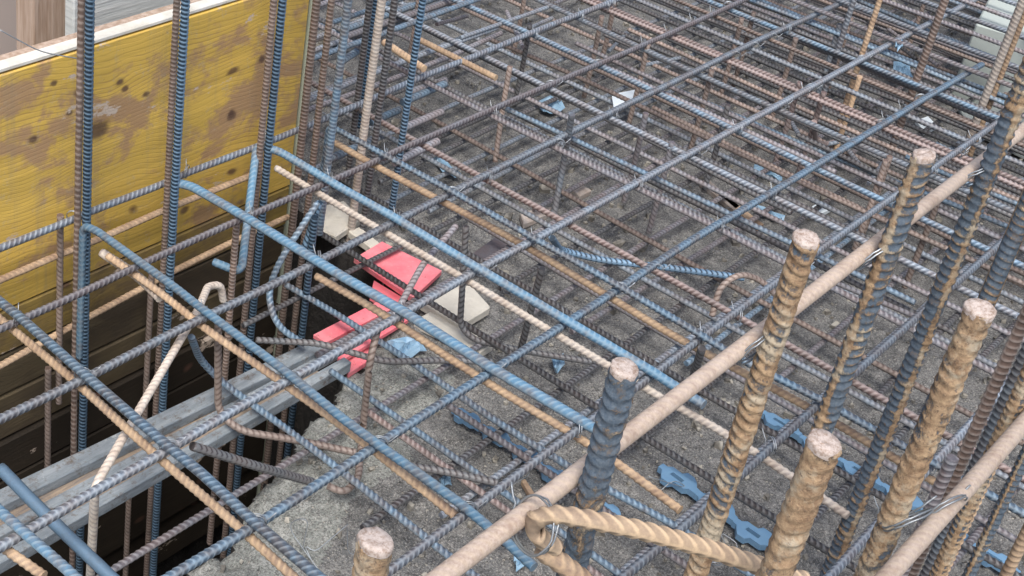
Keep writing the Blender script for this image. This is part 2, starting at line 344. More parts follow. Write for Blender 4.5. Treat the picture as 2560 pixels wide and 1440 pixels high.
# ------------------------------------------------------------------ the floor and the trench
ZF = -.26; WY = 1.745
def vgrid(a, b, fine0, fine1, f, c):
    out = [a]; x = a
    while x < b:
        x += f if fine0 <= x <= fine1 else c
        out.append(x)
    return np.array(out)
gx = vgrid(.2, 7.0, .9, 2.1, .008, .03); gy = vgrid(-1.2, 6.0, .9, 1.7, .008, .03)
X, Y = np.meshgrid(gx, gy, indexing='ij')
def vnoise(x, y, f, seed):
    r = np.random.default_rng(seed); tab = r.random((256, 256))
    xf, yf = x * f + 1000, y * f + 1000; xi, yi = np.floor(xf).astype(int), np.floor(yf).astype(int); tx, ty = xf - xi, yf - yi
    tx = tx * tx * (3 - 2 * tx); ty = ty * ty * (3 - 2 * ty)
    g = lambda a, b: tab[a % 256, b % 256]
    return (g(xi, yi) * (1 - tx) + g(xi + 1, yi) * tx) * (1 - ty) + (g(xi, yi + 1) * (1 - tx) + g(xi + 1, yi + 1) * tx) * ty - .5
edge = 1.087 + .35 * (X - 1.056)                       # slab edge along the trench
d1 = Y - edge + .05 * vnoise(X, Y, 14, 1) + .035 * vnoise(X, Y, 40, 2) + .02 * vnoise(X, Y, 90, 4)
d2 = (1.925 - X) + .02 * vnoise(X, Y, 20, 3)
dd = np.minimum(np.minimum(d1, d2), 1.86 - Y)         # > 0 inside the trench
Z = ZF + .007 * vnoise(X, Y, 10, 5) + .006 * vnoise(X, Y, 35, 6) + .005 * vnoise(X, Y, 90, 8)
Z += np.where((X < 1.75) & (Y > .9) & (Y < 1.4), .0, 0)
drop = np.clip(dd / .05 + .25 * vnoise(X, Y, 30, 21) * (dd > -.02), 0, 1) ** .8
Z += np.where(dd > -.14, (.012 * vnoise(X, Y, 28, 31) + .010 * vnoise(X, Y, 60, 32)) * np.clip(1 + dd / .14, 0, 1), 0)
Z = Z - drop * (1.15 + .06 * vnoise(X, Y, 25, 7)) - .012 * np.clip(1 + dd / .05, 0, 1)
nx, ny = X.shape; ii = (np.arange(nx - 1)[:, None] * ny + np.arange(ny - 1)[None, :])
Fq = np.stack([ii, ii + ny, ii + ny + 1, ii + 1], -1).reshape(-1, 4)
me = mesh_np('slab', np.stack([X, Y, Z], -1).reshape(-1, 3), Fq, True)
me.materials.append(M['concrete']); me.materials.append(M['edge_concrete']); me.materials.append(M['shade_soil'])
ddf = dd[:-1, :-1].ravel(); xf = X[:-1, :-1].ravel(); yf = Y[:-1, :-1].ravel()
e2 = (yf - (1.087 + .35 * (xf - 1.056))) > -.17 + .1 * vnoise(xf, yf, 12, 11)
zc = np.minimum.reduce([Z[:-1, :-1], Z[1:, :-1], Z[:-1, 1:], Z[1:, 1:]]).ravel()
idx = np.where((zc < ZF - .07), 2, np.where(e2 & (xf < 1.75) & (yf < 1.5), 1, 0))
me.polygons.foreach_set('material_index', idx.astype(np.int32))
tag(link('concrete_ground', me, None), kind='structure')
tag(link('trench_bottom', box_mesh('trench_bottom', -2, 2.6, .2, 1.9, -1.55, -1.5), M['shade_soil']), kind='structure')
tag(link('surrounding_ground', box_mesh('surrounding_ground', -60, 80, -60, 80, -2.2, -1.8), M['farslab']), kind='structure')

# ------------------------------------------------------------------ formwork wall
XW0, XW1 = .2, 1.905
fw = tag(empty('formwork_wall', (XW0, WY, -1.5)), 'yellow plywood formwork wall with worn brown patches beside the trench', 'formwork')
def wpart(name, x0, x1, y0, y1, z0, z1, mat, bev=.002):
    o = link(name, box_mesh(name, x0 - XW0, x1 - XW0, y0 - WY, y1 - WY, z0 + 1.5, z1 + 1.5, bev), mat, fw); return o
def ztop(x): return .321 - .041 * (x - 1.147)
wpart('board', XW0, XW1 - .017, WY, WY + .025, -.188, .300, M['yellow'])
wpart('top_edge_strip', XW0, XW1 - .017, WY + .002, WY + .028, .303, .312, M['whiteedge'])
wpart('end_strip', XW1 - .014, XW1 + .012, WY - .004, WY + .03, -1.4, .36, M['greenedge'])
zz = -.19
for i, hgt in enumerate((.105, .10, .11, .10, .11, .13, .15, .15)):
    wpart('plank', XW0, XW1 - .017, WY + rng.uniform(-.008, .004), WY + .028, zz - hgt + .004, zz - .002, M['midply' if i < 1 else 'oldply' if i < 3 else 'shadeply'], .003); zz -= hgt
wpart('batten_strip', XW0, XW1 - .017, WY + .030, WY + .065, -.9, .30, M['post'])
# things behind the wall
a = aty(176, 60, 1.98)
tag(link('grey_board', box_mesh('grey_board', a[0], 1.88, 1.97, 2.0, -.5, .75, .003), M['greyboard']), 'light grey rough board standing upright behind the yellow formwork', 'board')
a0, a1 = aty(60, 60, 2.06), aty(170, 60, 2.06)
tag(link('timber_post', box_mesh('timber_post', a0[0], a1[0], 2.03, 2.09, -.9, 1.0, .004), M['post']), 'brown weathered timber post behind the formwork at the upper left', 'post')
tag(link('rendered_wall', box_mesh('rendered_wall', -.5, 2.2, 2.45, 2.6, -1.2, 1.4, .01), M['render']), 'pale pinkish rendered wall in the far upper left corner', 'wall')

# ------------------------------------------------------------------ upper mat: bars along the wall (family A)
Ay = [1.688, 1.502, 1.327, 1.123, .934, .762, .546, .359]
ZT = 0.0; R8 = .0061
Apx = [
 [(0,620),(170,555),(235,525),(400,465),(460,435),(640,370),(750,325),(925,250),(1040,195),(1210,130),(1350,70),(1500,15)],
 [(75,790),(200,735),(320,675),(415,630),(580,555),(795,465),(925,410),(970,385),(1250,265),(1650,100)],
 [(0,1050),(195,960),(485,805),(675,720),(860,620),(1090,500),(1250,415),(1520,280),(1710,190),(1890,100),(2115,5)],
 [(0,1375),(250,1220),(390,1145),(615,1005),(750,935),(850,875),(985,795),(1200,665),(1310,610),(1710,390),(1970,250),(2220,115),(2450,0)],
 [(430,1435),(615,1330),(850,1175),(960,1100),(1200,945),(1395,820),(1525,735),(1710,605),(1890,505),(2150,350),(2340,235),(2465,165)],
 [(970,1435),(1160,1290),(1440,1075),(1590,970),(1710,875),(1915,720),(2050,620),(2245,480),(2330,420),(2510,295)],
 [(1560,1440),(1700,1330),(1845,1195),(2050,1005),(2135,935),(2320,765),(2400,700),(2510,600)],
 [(2125,1390),(2235,1260)]]
Amat = ['slate', 'mauve', 'slate', 'slate', 'blue', 'slate', 'slate', 'slate']
Alab = ['grey ribbed top bar nearest the yellow formwork, running along it behind the blue verticals',
 'mauve grey ribbed top bar, second out from the yellow formwork',
 'grey ribbed top bar, third out from the yellow formwork, crossing above the red board',
 'slate ribbed top bar, fourth out from the formwork, lying just above the grey batten',
 'bluish ribbed top bar, fifth out from the formwork, crossing the broken slab edge',
 'slate top bar sixth from the formwork, ending behind the row of rusty starter bars',
 'slate top bar seventh from the formwork, passing behind the starter bars',
 'slate top bar nearest the camera, half hidden under the smooth pale stirrup']
def extend(pts, l0, l1):
    a = pts[0] + (pts[0] - pts[1]) / np.linalg.norm(pts[0] - pts[1]) * l0
    b = pts[-1] + (pts[-1] - pts[-2]) / np.linalg.norm(pts[-1] - pts[-2]) * l1
    return [a] + list(pts) + [b]
def smoothed(px, z, axis, mean, keep=.65):
    pts = [at(u, v, z) for u, v in px]
    for p in pts: p[axis] = mean + (p[axis] - mean) * keep
    return pts
for i, px in enumerate(Apx):
    pts = smoothed(px, ZT, 1, Ay[i]); mean = Ay[i]
    a = pts[0].copy(); a[0] = min(.35, a[0] - .3); b = pts[-1].copy(); b[0] = 4.9 if i not in (4,) else pts[-1][0]
    if i == 7: b[0] = 3.2
    if i == 1: a = pts[0] - P(.5, 0, 0)
    pts = [a] + pts + ([b] if b[0] > pts[-1][0] + .05 else [])
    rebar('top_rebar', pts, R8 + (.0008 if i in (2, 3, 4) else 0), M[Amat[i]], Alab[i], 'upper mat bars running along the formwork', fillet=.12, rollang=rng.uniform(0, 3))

# upper mat: bars across (family B), resting on A for the near five, under A beyond
Bpx = [
 [(0,1278),(180,1435)],
 [(0,757),(50,795),(205,935),(400,1105),(500,1185),(620,1300),(770,1430)],
 [(238,577),(430,715),(505,775),(710,930),(850,1050),(925,1105),(1150,1265),(1270,1370)],
 [(462,470),(600,545),(850,695),(1005,780),(1225,920),(1480,1065)],
 [(692,382),(850,475),(980,545),(1160,655),(1415,805),(1625,930),(1700,980)],
 [(830,325),(850,335),(1125,480),(1325,595),(1540,715),(1700,812),(1850,905),(2050,990+12)]]
Bx = [.80, 1.0145, 1.263, 1.5294, 1.7395, 1.8988]
Bmat = ['sky', 'blue', 'sky', 'sky', 'sky', 'blue']
Blab = ['blue ribbed top bar cutting off the lower left corner',
 'blue ribbed top bar crossing the trench from the left edge of the picture',
 'blue top bar hooked down beside the leftmost blue vertical and crossing the grey batten',
 'smooth looking blue top bar starting at the second blue vertical, passing over the red board',
 'smooth blue top bar bent down into a short foot at the third blue vertical',
 'ribbed blue top bar, the first beyond the end of the yellow formwork']
for i, px in enumerate(Bpx):
    pts = smoothed(px, ZT + .0175, 0, Bx[i], .75) if i else [at(u, v, ZT + .0175) for u, v in px]
    end = pts[-1].copy(); end[1] = -.35; end[0] = Bx[i] if i else end[0]
    if i == 2: pts.append(at(1335, 1418, ZT + .0175))
    elif i == 4: pts.append(at(1760, 1012, ZT + .0175))
    elif i == 3: pts.append(at(1505, 1080, ZT + .0175))
    else: pts.append(end)
    if i in (0, 1): pts.insert(0, pts[0] + P(0, .25, 0) if i == 0 else P(pts[0][0], WY - .02, ZT + .0175))
    else:                                               # bent down behind the vertical at the wall
        off = {2: (-30, -12), 3: (-30, -14), 4: (-50, -20), 5: (-8, -4)}[i]
        q = at(px[0][0] + off[0], px[0][1] + off[1], ZT + .012); pts.insert(0, q)
        pts.insert(0, q + P(.0, .004, -.30 if i in (2, 3) else -.10 if i == 4 else -.16))
        if i == 4: pts[0] = at(603, 682, -.15); pts.insert(0, at(535, 655, -.15))
    rr_ = [.0068, .0070, .0070, .0086, .0082, .0060][i]
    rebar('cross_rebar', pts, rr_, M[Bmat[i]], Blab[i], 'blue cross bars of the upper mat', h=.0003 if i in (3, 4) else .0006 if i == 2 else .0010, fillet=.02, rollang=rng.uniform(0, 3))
# rusty companions lying below A
Bcp = [
 ([(10,1370),(110,1440)], 'tan', 'short tan rusty bar in the lower left corner under the blue bar'),
 ([(40,830),(185,950),(380,1130),(600,1320),(720,1430)], 'tan', 'tan rusted bar under the blue bar nearest the left edge, over the trench'),
 ([(270,640),(400,730),(510,820),(690,945),(850,1060),(940,1130),(1140,1290)], 'tan', 'tan to pink rusted bar under the blue bar that crosses the grey batten'),
 ([(790,690),(960,785),(1190,940),(1440,1090),(1540,1155),(1700,1275)], 'tan', 'tan rusted bar under the smooth blue bar that crosses the red board'),
 ([(690,420),(790,480),(960,580),(1150,690),(1380,830),(1530,920),(1620,975),(1860,1110),(2120,1290)], 'pale', 'pale dusty bar running past the white foam block towards the starter bars'),
 ([(835,355),(930,410),(1080,490),(1290,600),(1520,740),(1700,850),(2010,1010),(2260,1160),(2400,1240)], 'tan', 'tan ribbed bar under the first blue bar beyond the formwork')]
for i, (px, mt, lb) in enumerate(Bcp):
    pts = [at(u, v, ZT - .0175) for u, v in px]
    if i == 1: pts = extend(pts, .3, .3)
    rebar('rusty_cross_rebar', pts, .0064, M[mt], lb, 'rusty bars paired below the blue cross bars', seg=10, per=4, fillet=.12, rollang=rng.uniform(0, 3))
# more cross bars of the upper mat, under A, further right
FX = [(2.0215, 'pink'), (2.2548, 'mauve'), (2.4651, 'slate'), (2.6532, 'blue'), (2.8478, 'slate'), (2.967, 'pink'), (2.99, 'pink'), (3.082, 'slate'), (3.175, 'brown'), (3.258, 'blue'),
      (3.40, 'mauve'), (3.52, 'slate'), (3.62, 'mauve'), (3.73, 'slate'), (3.84, 'mauve'), (3.95, 'slate'), (4.06, 'mauve'), (4.17, 'slate'), (4.28, 'slate'), (4.40, 'mauve'), (4.53, 'slate'), (4.66, 'mauve')]
FL = {2.0215: 'pink brown ribbed cross bar immediately right of the last blue bar on top', 2.2548: 'mauve ribbed cross bar, second right of the last blue top bar',
      2.4651: 'slate ribbed cross bar, third right of the last blue top bar', 2.6532: 'light blue ribbed cross bar, fourth right of the last blue top bar',
      2.8478: 'slate ribbed cross bar just left of the pair of pink bars', 2.967: 'left one of the two pink bars lying side by side', 2.99: 'right one of the two pink bars lying side by side',
      3.082: 'slate ribbed cross bar just right of the pair of pink bars', 3.175: 'thin brown cross bar, second right of the pink pair', 3.258: 'blue ribbed cross bar, third right of the pink pair'}
for x, mt in FX:
    y1 = 3.4 if x > 2.6 else 2.9
    z = ZT - .0165 if x < 3.3 else ZT + .0165
    y0 = -.3 if x < 3 else .1
    xx = x + rng.uniform(-.008, .008)
    rebar('far_cross_rebar', [P(xx, y1, z), P(x, 1.4, z), P(x, 1.0, z), P(x + rng.uniform(-.01, .01), y0, z)], .0058 if x != 3.175 else .0045, M[mt],
          FL.get(x, 'grey ribbed cross bar in the dense upper right part of the mat'), None if x in FL else 'dense cross bars of the upper right mat', seg=8, per=4, fillet=.1, wob=.005, rollang=rng.uniform(0, 3))
for k_ in range(46):
    x = rng.uniform(2.3, 4.8); z = rng.choice([-.03, -.06, -.10, -.14]); y0 = rng.uniform(-.2, 1.0); y1 = y0 + rng.uniform(.7, 1.8); sl = rng.normal(0, .03)
    rebar('middle_rebar', [P(x, y0, z), P(x + sl / 2 + rng.uniform(-.01, .01), (y0 + y1) / 2, z), P(x + sl, y1, z + rng.uniform(-.01, .01))], .0052, M[random.choice(['dark', 'mauve', 'dark', 'brown', 'blue'])],
          'grey or brown bar lying loose between the upper and lower mats on the right', 'loose bars between the two mats', seg=6, per=2, wob=.009)
for k_ in range(14):
    x = rng.uniform(2.2, 4.2); y = rng.uniform(.3, 2.2); z = rng.uniform(-.15, -.03); a_ = rng.uniform(0, 3.14); L_ = rng.uniform(.08, .3)
    rebar('short_rebar', [P(x, y, z), P(x + L_ * math.cos(a_), y + L_ * math.sin(a_), z + rng.uniform(-.04, .04))], .005, M[random.choice(['slate', 'dark', 'mauve'])],
          'short dark bar end caught between the mats', 'short bar ends in the mats', seg=8, per=3, h=.0005)
# far bars along A beyond the formwork line
FARY = [(1.80, -.03), (1.86, -.10), (1.90, 0), (1.95, -.14), (2.00, -.05), (2.10, 0), (2.14, -.09), (2.20, -.16), (2.30, 0), (2.36, -.1), (2.52, 0), (2.6, -.12), (2.75, 0), (2.9, -.08)]
for i, (y, z) in enumerate(FARY):
    ln = 4.6 if z == 0 else rng.uniform(2.5, 3.4)
    rebar('far_top_rebar', [P(1.95, y, z), P(min(3.2, ln - .2), y + rng.uniform(-.01, .01), z), P(ln, y, z)], .0062, M[['slate', 'mauve', 'blue', 'slate'][i % 4]],
          'grey ribbed bar in the tangle beyond the line of the formwork, top of the picture', 'far bars parallel to the formwork', seg=8, per=3, wob=.004)
# ------------------------------------------------------------------ lower mat
ZL = -.205
lowB = [(1.345, .5, 1.40, 'blue', 'ribbed blue lower bar crossing the broken edge of the slab'), (1.533, -.2, 1.26, 'blue', 'smooth blue lower bar on the slab right of the broken edge'),
        (1.505, -.2, 1.15, 'pink', 'pink brown lower bar beside the smooth blue one'), (1.655, -.2, 1.50, 'blue', 'ribbed blue lower bar that curls up beside the formwork end'),
        (1.632, -.2, 1.06, 'mauve', 'mauve lower bar close beside the ribbed blue one over the blue spacers'), (1.836, -.2, 1.62, 'dark', 'dark lower bar passing the white foam block'),
        (2.03, -.2, 1.75, 'dark', 'dark lower bar, second right of the white foam block')]
for x, y0, y1, mt, lb in lowB:
    pts = [P(x - .01, y1, ZL), P(x, (y0 + y1) / 2, ZL), P(x + .02, y0, ZL)]
    if x == 1.345: pts = [at(478, 842, -.05), at(500, 900, -.15), at(560, 960, ZL), at(740, 1090, ZL), at(850, 1175, ZL), at(1065, 1345, ZL), at(1185, 1440, ZL), P(1.36, .3, ZL)]
    if x == 1.655: pts = [at(795, 505, -.0), at(700, 650, -.10), at(668, 730, -.17), at(690, 815, -.2), at(760, 860, -.2)]
    rebar('lower_rebar', pts, .0058, M[mt], lb, seg=8, per=4, fillet=.05, h=.0003 if 'smooth' in lb else .0011)
    if x == 1.655:
        rebar('lower_rebar', [at(715, 712, ZL), at(850, 790, ZL), at(1035, 910, ZL), at(1250, 1060, ZL), at(1485, 1205, ZL), at(1700, 1320, ZL), P(1.70, .2, ZL)], .0058, M['blue'],
              'ribbed blue lower bar running from the trench over the blue spacer strips', seg=8, per=4, fillet=.05)
lab_lb = 'dark ribbed cross bar of the lower mat lying near the concrete'
x = 2.13
while x < 5.0:
    mt = random.choice(['dark', 'dark', 'brown', 'slate', 'mauve', 'dark'])
    rebar('lower_cross_rebar', [P(x + rng.uniform(-.02, .02), 3.3, ZL), P(x, 1.5, ZL), P(x + rng.uniform(-.03, .03), -.2, ZL)], .0056, M[mt], lab_lb, 'cross bars of the lower mat', seg=6, per=2, wob=.004)
    x += rng.uniform(.11, .19) if x < 3 else rng.uniform(.08, .13)
lowA = [(1.148, .35), (.967, 1.30), (.903, 1.42), (.80, 1.45), (.64, 1.5), (.50, 1.5), (.30, 1.55), (.12, 1.6), (1.32, 1.55), (1.47, 1.50), (1.60, 2.0), (1.72, 2.0), (1.80, 2.0), (1.95, 2.0), (2.05, 2.0), (2.2, 2.0), (2.28, 2.0), (2.45, 2.0), (2.6, 2.0), (2.8, 2.0), (3.0, 2.0), (1.24, 2.0), (1.06, 2.0), (.86, 2.1), (.72, 2.2), (.57, 2.3), (.40, 2.3), (.2, 2.4), (1.52, 2.1), (1.67, 2.1), (1.38, 2.3)]
for i, (y, x0) in enumerate(lowA):
    mt = ['mauve', 'dark', 'slate', 'dark', 'slate', 'dark', 'mauve', 'blue'][i % 8]
    z = ZL - .016
    lb = 'pale grey ribbed bar low in the trench, crossing behind the rusty stirrup leg' if i == 0 else 'grey ribbed bar of the lower mat running parallel to the formwork'
    rebar('lower_rebar', [P(x0, y, z), P(2.6, y + rng.uniform(-.012, .012), z), P(4.8, y + rng.uniform(-.03, .03), z)], .0056, M['pale' if False else mt], lb, None if i == 0 else 'lower mat bars parallel to the formwork', seg=6 if i > 8 else 8, per=2 if i > 8 else 4, wob=.003)

# ------------------------------------------------------------------ vertical bars by the formwork
def vert(u, v, ztop, zbot, r, mt, label, dy=0.0, zref=0.0, group='vertical bars standing along the formwork', **kw):
    b = at(u, v, zref); b[1] += dy
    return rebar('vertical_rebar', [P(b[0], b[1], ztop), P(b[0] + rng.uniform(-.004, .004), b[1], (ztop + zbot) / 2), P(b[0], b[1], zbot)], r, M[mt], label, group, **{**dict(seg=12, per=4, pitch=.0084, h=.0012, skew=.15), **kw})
vert(213, 575, .75, -1.42, .0074, 'deep', 'leftmost dark blue ribbed vertical bar in front of the yellow formwork')
vert(196, 567, .75, -1.42, .0062, 'brown', 'grey brown vertical bar close behind the leftmost blue one', pitch=.012, h=.0006)
vert(437, 478, .75, -1.42, .0074, 'deep', 'second dark blue ribbed vertical bar in front of the yellow formwork')
vert(416, 475, .75, -1.42, .0058, 'brown', 'rust brown vertical bar beside the second blue one')
vert(670, 390, .75, -1.42, .0074, 'deep', 'third dark blue ribbed vertical bar near the end of the yellow formwork')
vert(650, 390, .75, -1.42, .0064, 'brown', 'rust brown vertical bar beside the third blue one')
vert(755, 340, .75, -1.42, .0076, 'brown', 'rust brown vertical bar right against the formwork end')
vert(792, 330, .75, -1.42, .0064, 'brown', 'thin dark brown vertical bar between formwork end and bright blue bar')
vert(822, 380, .75, -.20, .0080, 'blue', 'bright blue vertical bar just right of the formwork end', h=.0006)
vert(895, 250, .70, -.22, .0066, 'dark', 'nearly black vertical bar behind the bright blue and pale ones')
vert(912, 220, .70, -.10, .0064, 'deep', 'dark blue vertical bar left of the pale one')
vert(912, 330, .75, -.60, .0084, 'pale', 'pale dusty thick vertical bar right of the bright blue one', h=.0009)
vert(940, 330, .75, -.25, .0066, 'dark', 'black vertical bar touching the right side of the pale one')
vert(1010, 320, .75, -.22, .0066, 'deep', 'blue ribbed vertical bar, rightmost of those beyond the formwork end')
vert(790, 520, -.02, -.75, .0070, 'deep', 'dark blue vertical leg going down into the trench left of the red board', h=.0004)
vert(208, 850, .0, -.88, .0095, 'deep', 'deep blue ribbed leg low in the trench', zref=-.2) if False else None
vert(630, 560, .0, -.85, .006, 'brown', 'thin brown stirrup leg against the stained planks', dy=.04)
for (u, v, lb) in ((150, 640, 'brown stirrup leg hanging by the planks, left of the first blue vertical'), (375, 770, 'brown stirrup leg by the planks between the first two blue verticals'), (120, 1010, 'brown stirrup leg low in the trench at the left'), (325, 1180, 'thin brown stirrup leg deep in the trench')):
    b = aty(u, v, 1.70); rebar('hanging_stirrup', [P(b[0], b[1], b[2] + .09), P(b[0], b[1], b[2] - .35)], .006, M['brown'], lb, seg=8, per=3, h=.0007)
# tan bars tied behind the verticals
for px, y, mt, lb in (([(0,700),(160,632),(235,603),(395,532),(460,505),(620,442)], 1.705, 'tan', 'tan ribbed bar behind the verticals just above the lower edge of the yellow board'),
                  ([(0,915),(70,876),(230,788),(360,718),(445,672),(595,598),(680,560)], 1.705, 'tan', 'tan ribbed bar running along the stained planks below the yellow board')):
    pts = extend([aty(u, v, y) for u, v in px], .3, .05)
    rebar('side_rebar', pts, .0062, M[mt], lb, 'tan side bars against the formwork', seg=10, per=4, fillet=.1)
rebar('bent_rebar', [at(255, 632, -.03), at(345, 690, -.03), at(400, 745, -.03)], .0085, M['pale'], 'short grey smooth bar end poking out beside the leftmost verticals', seg=10, per=4, h=.0004)

# ------------------------------------------------------------------ bent stirrups and chairs between the two mats
def bent(px, r, mt, label, grp=None, **kw):
    pts = [at(*p) for p in px]
    return rebar('bent_rebar', pts, r, M[mt], label, grp, **{**dict(seg=10, per=3, h=.0006, fillet=.03), **kw})
bent([(558, 752, -.10), (552, 712, -.06), (520, 715, -.05), (495, 775, -.03), (345, 1030, -.04), (238, 1215, -.05), (226, 1440, -.28), (220, 1500, -.36)], .0066, 'pale', 'pale stirrup with a hooked top, slanting down over the grey batten', fillet=.022)
bent([(545, 800, -.02), (545, 1030, -.20), (600, 1078, -.21), (740, 1100, -.21), (890, 1132, -.21)], .0062, 'brown', 'brown thin bent bar standing at the batten with its foot towards the slab')
bent([(480, 1115, -.02), (640, 1165, -.1), (780, 1205, -.2)], .0065, 'dark', 'dark ribbed bar slanting from the batten to the broken slab edge', h=.0009)
bent([(945, 820, -.01), (925, 900, -.05), (905, 1090, -.22), (895, 1200, -.22), (860, 1232, -.22), (820, 1215, -.22)], .0058, 'brown', 'brown hooked leg standing on the slab edge, curled at its foot')
bent([(1025, 1165, -.2), (1120, 1180, -.2), (1245, 1208, -.19)], .0062, 'dark', 'short dark bar lying on the slab below the hooked leg')
bent([(1165, 565, .0), (1150, 815, -.20), (1185, 850, -.215), (1310, 878, -.215), (1480, 905, -.215)], .0058, 'dark', 'black chair bar with a long foot in front of the white foam block')
bent([(1355, 670, .0), (1303, 870, -.2)], .0062, 'dark', 'short black upright beside the pale dusty bar')
bent([(1275, 165, .0), (1255, 280, -.11), (1238, 405, -.22)], .0062, 'brown', 'dark brown upright between the mats, upper middle')
bent([(1430, 285, .06), (1410, 400, -.08), (1385, 535, -.2)], .0068, 'slate', 'blue grey pointed upright between the mats, centre', h=.0004)
bent([(1380, 595, -.10), (1400, 625, -.19), (1500, 650, -.2), (1660, 668, -.19), (1860, 695, -.18)], .0066, 'deep', 'dark blue curved bar lying low right of centre', h=.0009)
bent([(1780, 790, -.16), (1800, 715, -.10), (1850, 683, -.08), (1905, 700, -.10), (1960, 760, -.12)], .0058, 'brown', 'brown hoop shaped bar end right of centre', fillet=.035)
bent([(1755, 870, .0), (1727, 965, -.12), (1690, 975, -.2)], .0066, 'dark', 'black upright under the mat left of the second starter bar')
bent([(640, 850, -.2), (800, 858, -.18), (960, 905, -.19), (1120, 900, -.2), (1230, 905, -.2)], .0056, 'dark', 'dark ribbed bar snaking across the grey batten towards the slab', h=.001)
bent([(1140, 565, -.01), (1060, 655, -.03), (985, 790, -.06)], .0058, 'mauve', 'thin grey slanting bar tied across beside the red board')
bent([(800, 505, .0), (780, 560, -.05), (1500, 1005, -.19)][:2] + [(760, 620, -.1)], .006, 'deep', 'short dark blue stub under the third blue top bar')
bent([(0, 1170, -.09), (90, 1262, -.10), (180, 1350, -.11), (290, 1455, -.12)], .0095, 'deep', 'smooth dark blue tube crossing over the grey batten, lower left', h=0)
# uprights and hooks in the rear part
RU = [(1620, 110, 165, 'brown'), (1780, 175, 240, 'brown'), (1990, 95, 210, 'brown'), (2150, 190, 310, 'tan'), (2060, 230, 285, 'pink'), (1855, 45, 170, 'brown'), (1885, 30, 90, 'brown'),
      (2100, 60, 110, 'slate'), (2215, 400, 450, 'brown'), (2000, 205, 300, 'pink'), (1325, 60, 120, 'dark'), (1505, 40, 100, 'brown'), (2225, 390, 490, 'brown')]
for k_ in range(14):
    q = pj(P(rng.uniform(2.4, 4.2), rng.uniform(.7, 2.3), 0)); RU.append((q[0], q[1], 0, random.choice(['brown', 'dark', 'brown', 'mauve'])))
for u, v0, v1, mt in RU:
    b = at(u, v0, 0); rebar('upright_rebar', [P(b[0], b[1], .0), P(b[0] + .004, b[1], -.12), P(b[0], b[1], -.235)], .0060, M[mt], 'short rusty upright holding the upper mat off the lower one, rear part', 'rusty uprights in the rear part', seg=8, per=3, h=.0007)
bent([(2035, 305, -.05), (2038, 352, -.16), (2062, 362, -.19), (2120, 345, -.2)], .0064, 'pink', 'rust red hook shaped bar end upper right of centre', h=.0006)
OFF = [('short offcut bar left of the rust red hook', (1975, 300, -.2), (2005, 350, -.2)), ('short offcut slanting down right below the rust red hook', (2120, 375, -.2), (2160, 425, -.2)),
 ('short offcut leaning up right, left of the blue starter bar top', (2170, 460, -.2), (2210, 405, -.2)), ('offcut touching the foot of the rust red hook', (2060, 362, -.19), (2150, 345, -.18)),
 ('small offcut slanting up right near the top centre', (1520, 130, -.2), (1560, 90, -.2)), ('long thin offcut lying nearly level, upper middle', (1600, 165, -.2), (1700, 145, -.2)),
 ('thin pale bar end at the top edge, left of centre', (1290, 85, -.1), (1380, 45, -.1)), ('long slim bar lying flatter than its neighbours near the top', (1150, 95, -.02), (1370, 18, -.02)),
 ('dark level bar end beside the fourth starter bar', (2250, 480, -.2), (2350, 487, -.2))]
for lb, a_, b_ in OFF: bent([a_, b_], .0054, 'slate', lb, 'loose offcuts of bar', h=.0003)
bent([(960, 105, .03), (1060, 172, .03)], .0085, 'tan', 'tan smooth bar end running right from the pale vertical', h=.0004)
bent([(1050, 100, .0), (1240, 195, .0)], .0072, 'tan', 'slim tan bar end among the grey bars upper left of centre', h=.0004)
for i, (a_, b_) in enumerate((((870, 90), (1195, -20)), ((850, 110), (1100, 10)), ((860, 75), (1090, -5)), ((1040, 225), (1100, 205)), ((1020, 250), (1100, 215)), ((830, 395), (920, 355)), ((1000, 400), (1080, 360)), ((940, 300), (985, 280)), ((860, 150), (890, 130)), ((1020, 315), (1090, 285)))):
    rebar('smooth_bar', extend([at(*a_, -.04 - .02 * (i % 4)), at(*b_, -.04 - .02 * (i % 4))], .02, .02), .0085, M['blue' if i % 3 else 'mauve'], 'blue grey bar end stacked near the formwork end', 'bar ends stacked beside the formwork end', seg=8, per=3, h=.0004)

# ------------------------------------------------------------------ far column starter bars (upper right)
for (u, v, r, mt, lb) in ((2100, 110, .0058, 'slate', 'thin grey vertical bar, leftmost of the upper right group'), (2160, 120, .0060, 'tan', 'tan vertical bar, second of the upper right group'),
                          (2298, 180, .0084, 'brown', 'thick brown ribbed vertical bar, middle of the upper right group'), (2470, 225, .0085, 'pale', 'pale ribbed vertical bar, upper right'), (2492, 215, .0060, 'tan', 'tan vertical bar touching the pale one, upper right')):
    vert(u, v, 1.0, -.25, r, mt, lb, group='vertical bars of the upper right group', pitch=.0105, skew=.4)

